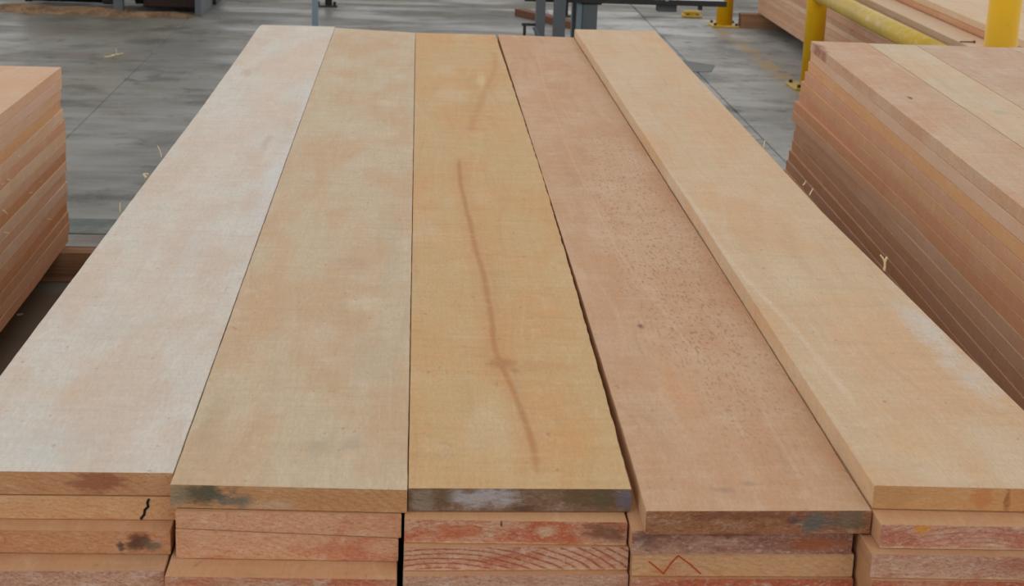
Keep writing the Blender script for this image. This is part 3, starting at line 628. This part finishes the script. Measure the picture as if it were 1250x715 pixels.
part('cross_beam', M_STEELD, -.75, .57, -.1, -.02, .60, .70, par=t)
for k in range(5):
    bm = bmesh.new(); tube(bm, (-.55+.25*k, -.05, .5), (-.55+.25*k, .5, .5), .035, 12); mesh_obj('roller', bm, M_STEELD, t)
# sawdust bank: one lumpy mass
bm = bmesh.new(); nx, ny = 120, 26; g = []; r2 = random.Random(3)
ph = [r2.uniform(0, 6.28) for _ in range(8)]
for i in range(nx+1):
    row = []
    x = -4.2+(4.2-1.47)*i/nx
    front = 11.66-.10*max(0, min(1, (x+2.6)))+.05*math.sin(x*4+ph[0])+.03*math.sin(x*9+ph[1])+.02*math.sin(x*23+ph[2]); dep = (11.72 if x > -1.98 else 11.93)-front
    for j in range(ny+1):
        v = j/ny; y = front+v*dep
        e = min(1, v*7)*min(1, (1-v)*9)*min(1, (nx-i)/8)*min(1, i/4)
        z = e*(.006+.012*abs(math.sin(x*7+ph[3]+y*3))+.010*abs(math.sin(y*11+x*4+ph[4]))+r2.uniform(0, .008))
        row.append(bm.verts.new((x, y, z+.0006)))
    g.append(row)
for i in range(nx):
    for j in range(ny): bm.faces.new((g[i][j], g[i+1][j], g[i+1][j+1], g[i][j+1]))
bmesh.ops.recalc_face_normals(bm, faces=bm.faces[:])
tag(mesh_obj('sawdust', bm, M_DUST, smooth=False), 'low bank of orange-brown sawdust along the conveyor in the upper left', 'sawdust', kind='stuff')

# ------------------------------------------------------------------ slivers and shavings
def sliver(p, d, l, w, bend, label, parent=None):
    bm = bmesh.new(); curl(bm, (0, 0, 0), d, l, w, bend)
    bmesh.ops.recalc_face_normals(bm, faces=bm.faces[:])
    if parent:
        loc = Vector(p)-parent.location; o = mesh_obj('splinter', bm, M_SLIV, parent, loc); return o
    return tag(mesh_obj('wood_shaving', bm, M_SLIV, None, p), label, 'shaving', 'loose shavings')
heroes = [o for o in bpy.data.objects if o.get('group') == 'five wide boards on top of the centre stack']
B1, B5 = heroes[0], heroes[4]
for (u, v, d, l, w) in ((194, 191, (-.15, .1, 1), .030, .0035), (176, 216, (-.6, .1, .7), .012, .007), (147, 258, (-.1, .1, 1), .020, .003), (178, 212, (-1, 0, .3), .010, .004)):
    p = at(u, v, .645); p.x = max(p.x, interp([(-.640, 2.1), (-.612, 4.8), (-.6, 6.6)], p.y)-.012) ; sliver((p.x-.001, p.y, .644), d, l, w, rnd.uniform(-.8, .8), None, B1)
for (u, v, d, l, w) in ((932, 181, (.1, .1, 1), .022, .005), (1079, 330, (.15, 0, 1), .035, .006), (1080, 320, (.1, 0, 1), .012, .007), (988, 238, (.4, .1, .8), .018, .004), (980, 226, (.6, 0, .5), .012, .004)):
    p = at(u, v, .677); sliver((p.x, p.y, .677), d, l, w, rnd.uniform(-1.2, 1.2), None, B5)
# wisps along the left stack's side
for i in range(13):
    k = rnd.choice((3, 4, 5, 7, 8, 9, 12, 15, 16, 16)); o = lst[(k, 2)]; y = rnd.uniform(3.9, 5.15)
    xe = max(v.co.x for v in o.data.vertices)-.001
    bm = bmesh.new(); curl(bm, (0, 0, 0), (.8, rnd.uniform(-.4, .4), rnd.uniform(-.9, .5)), rnd.uniform(.008, .018), .004, rnd.uniform(-1.5, 1.5), 4)
    bmesh.ops.recalc_face_normals(bm, faces=bm.faces[:])
    mesh_obj('splinter', bm, M_SLIV, o, (xe, y-o.location.y, .004 if k == 16 else .017))
# shavings lying on the floor at the left
for (u, v, lab) in ((136, 67, 'pale forked shaving on the concrete between left stack and machinery'), (128, 69, 'pale flat sliver just beside the forked shaving on the concrete')):
    p = at(u, v, .004); bm = bmesh.new()
    curl(bm, (0, 0, .002), (1, .3, .05), .07, .008, .4); curl(bm, (.03, 0, .003), (.1, .1, 1) if u == 136 else (-1, .5, .1), .04, .006, .5)
    bmesh.ops.recalc_face_normals(bm, faces=bm.faces[:])
    tag(mesh_obj('wood_shaving', bm, M_SLIV, None, (p.x, p.y, .0)), lab, 'shaving', 'loose shavings')
p = at(21, 385, .0)
bm = bmesh.new(); curl(bm, (0, 0, .0015), (1, .2, .05), .018, .007, .5); bmesh.ops.recalc_face_normals(bm, faces=bm.faces[:])
tag(mesh_obj('wood_shaving', bm, M_SLIV, None, (p.x, p.y, 0)), 'tiny pale chip on the dark floor between the left and centre stacks', 'shaving', 'loose shavings')
# thin nail-like sliver on the far stack top
p = at(1181, 52.5, .54)
bm = bmesh.new(); tube(bm, (-.035, 0, .005), (.03, .006, .005), .003, 8); tube(bm, (.03, .006, .005), (.036, .0065, .005), .007, 8)
tag(mesh_obj('rusty_nail', bm, M_RUST, None, (p.x, p.y, .54)), 'small rusty nail lying on the far stack beside the nearest yellow post', 'nail')
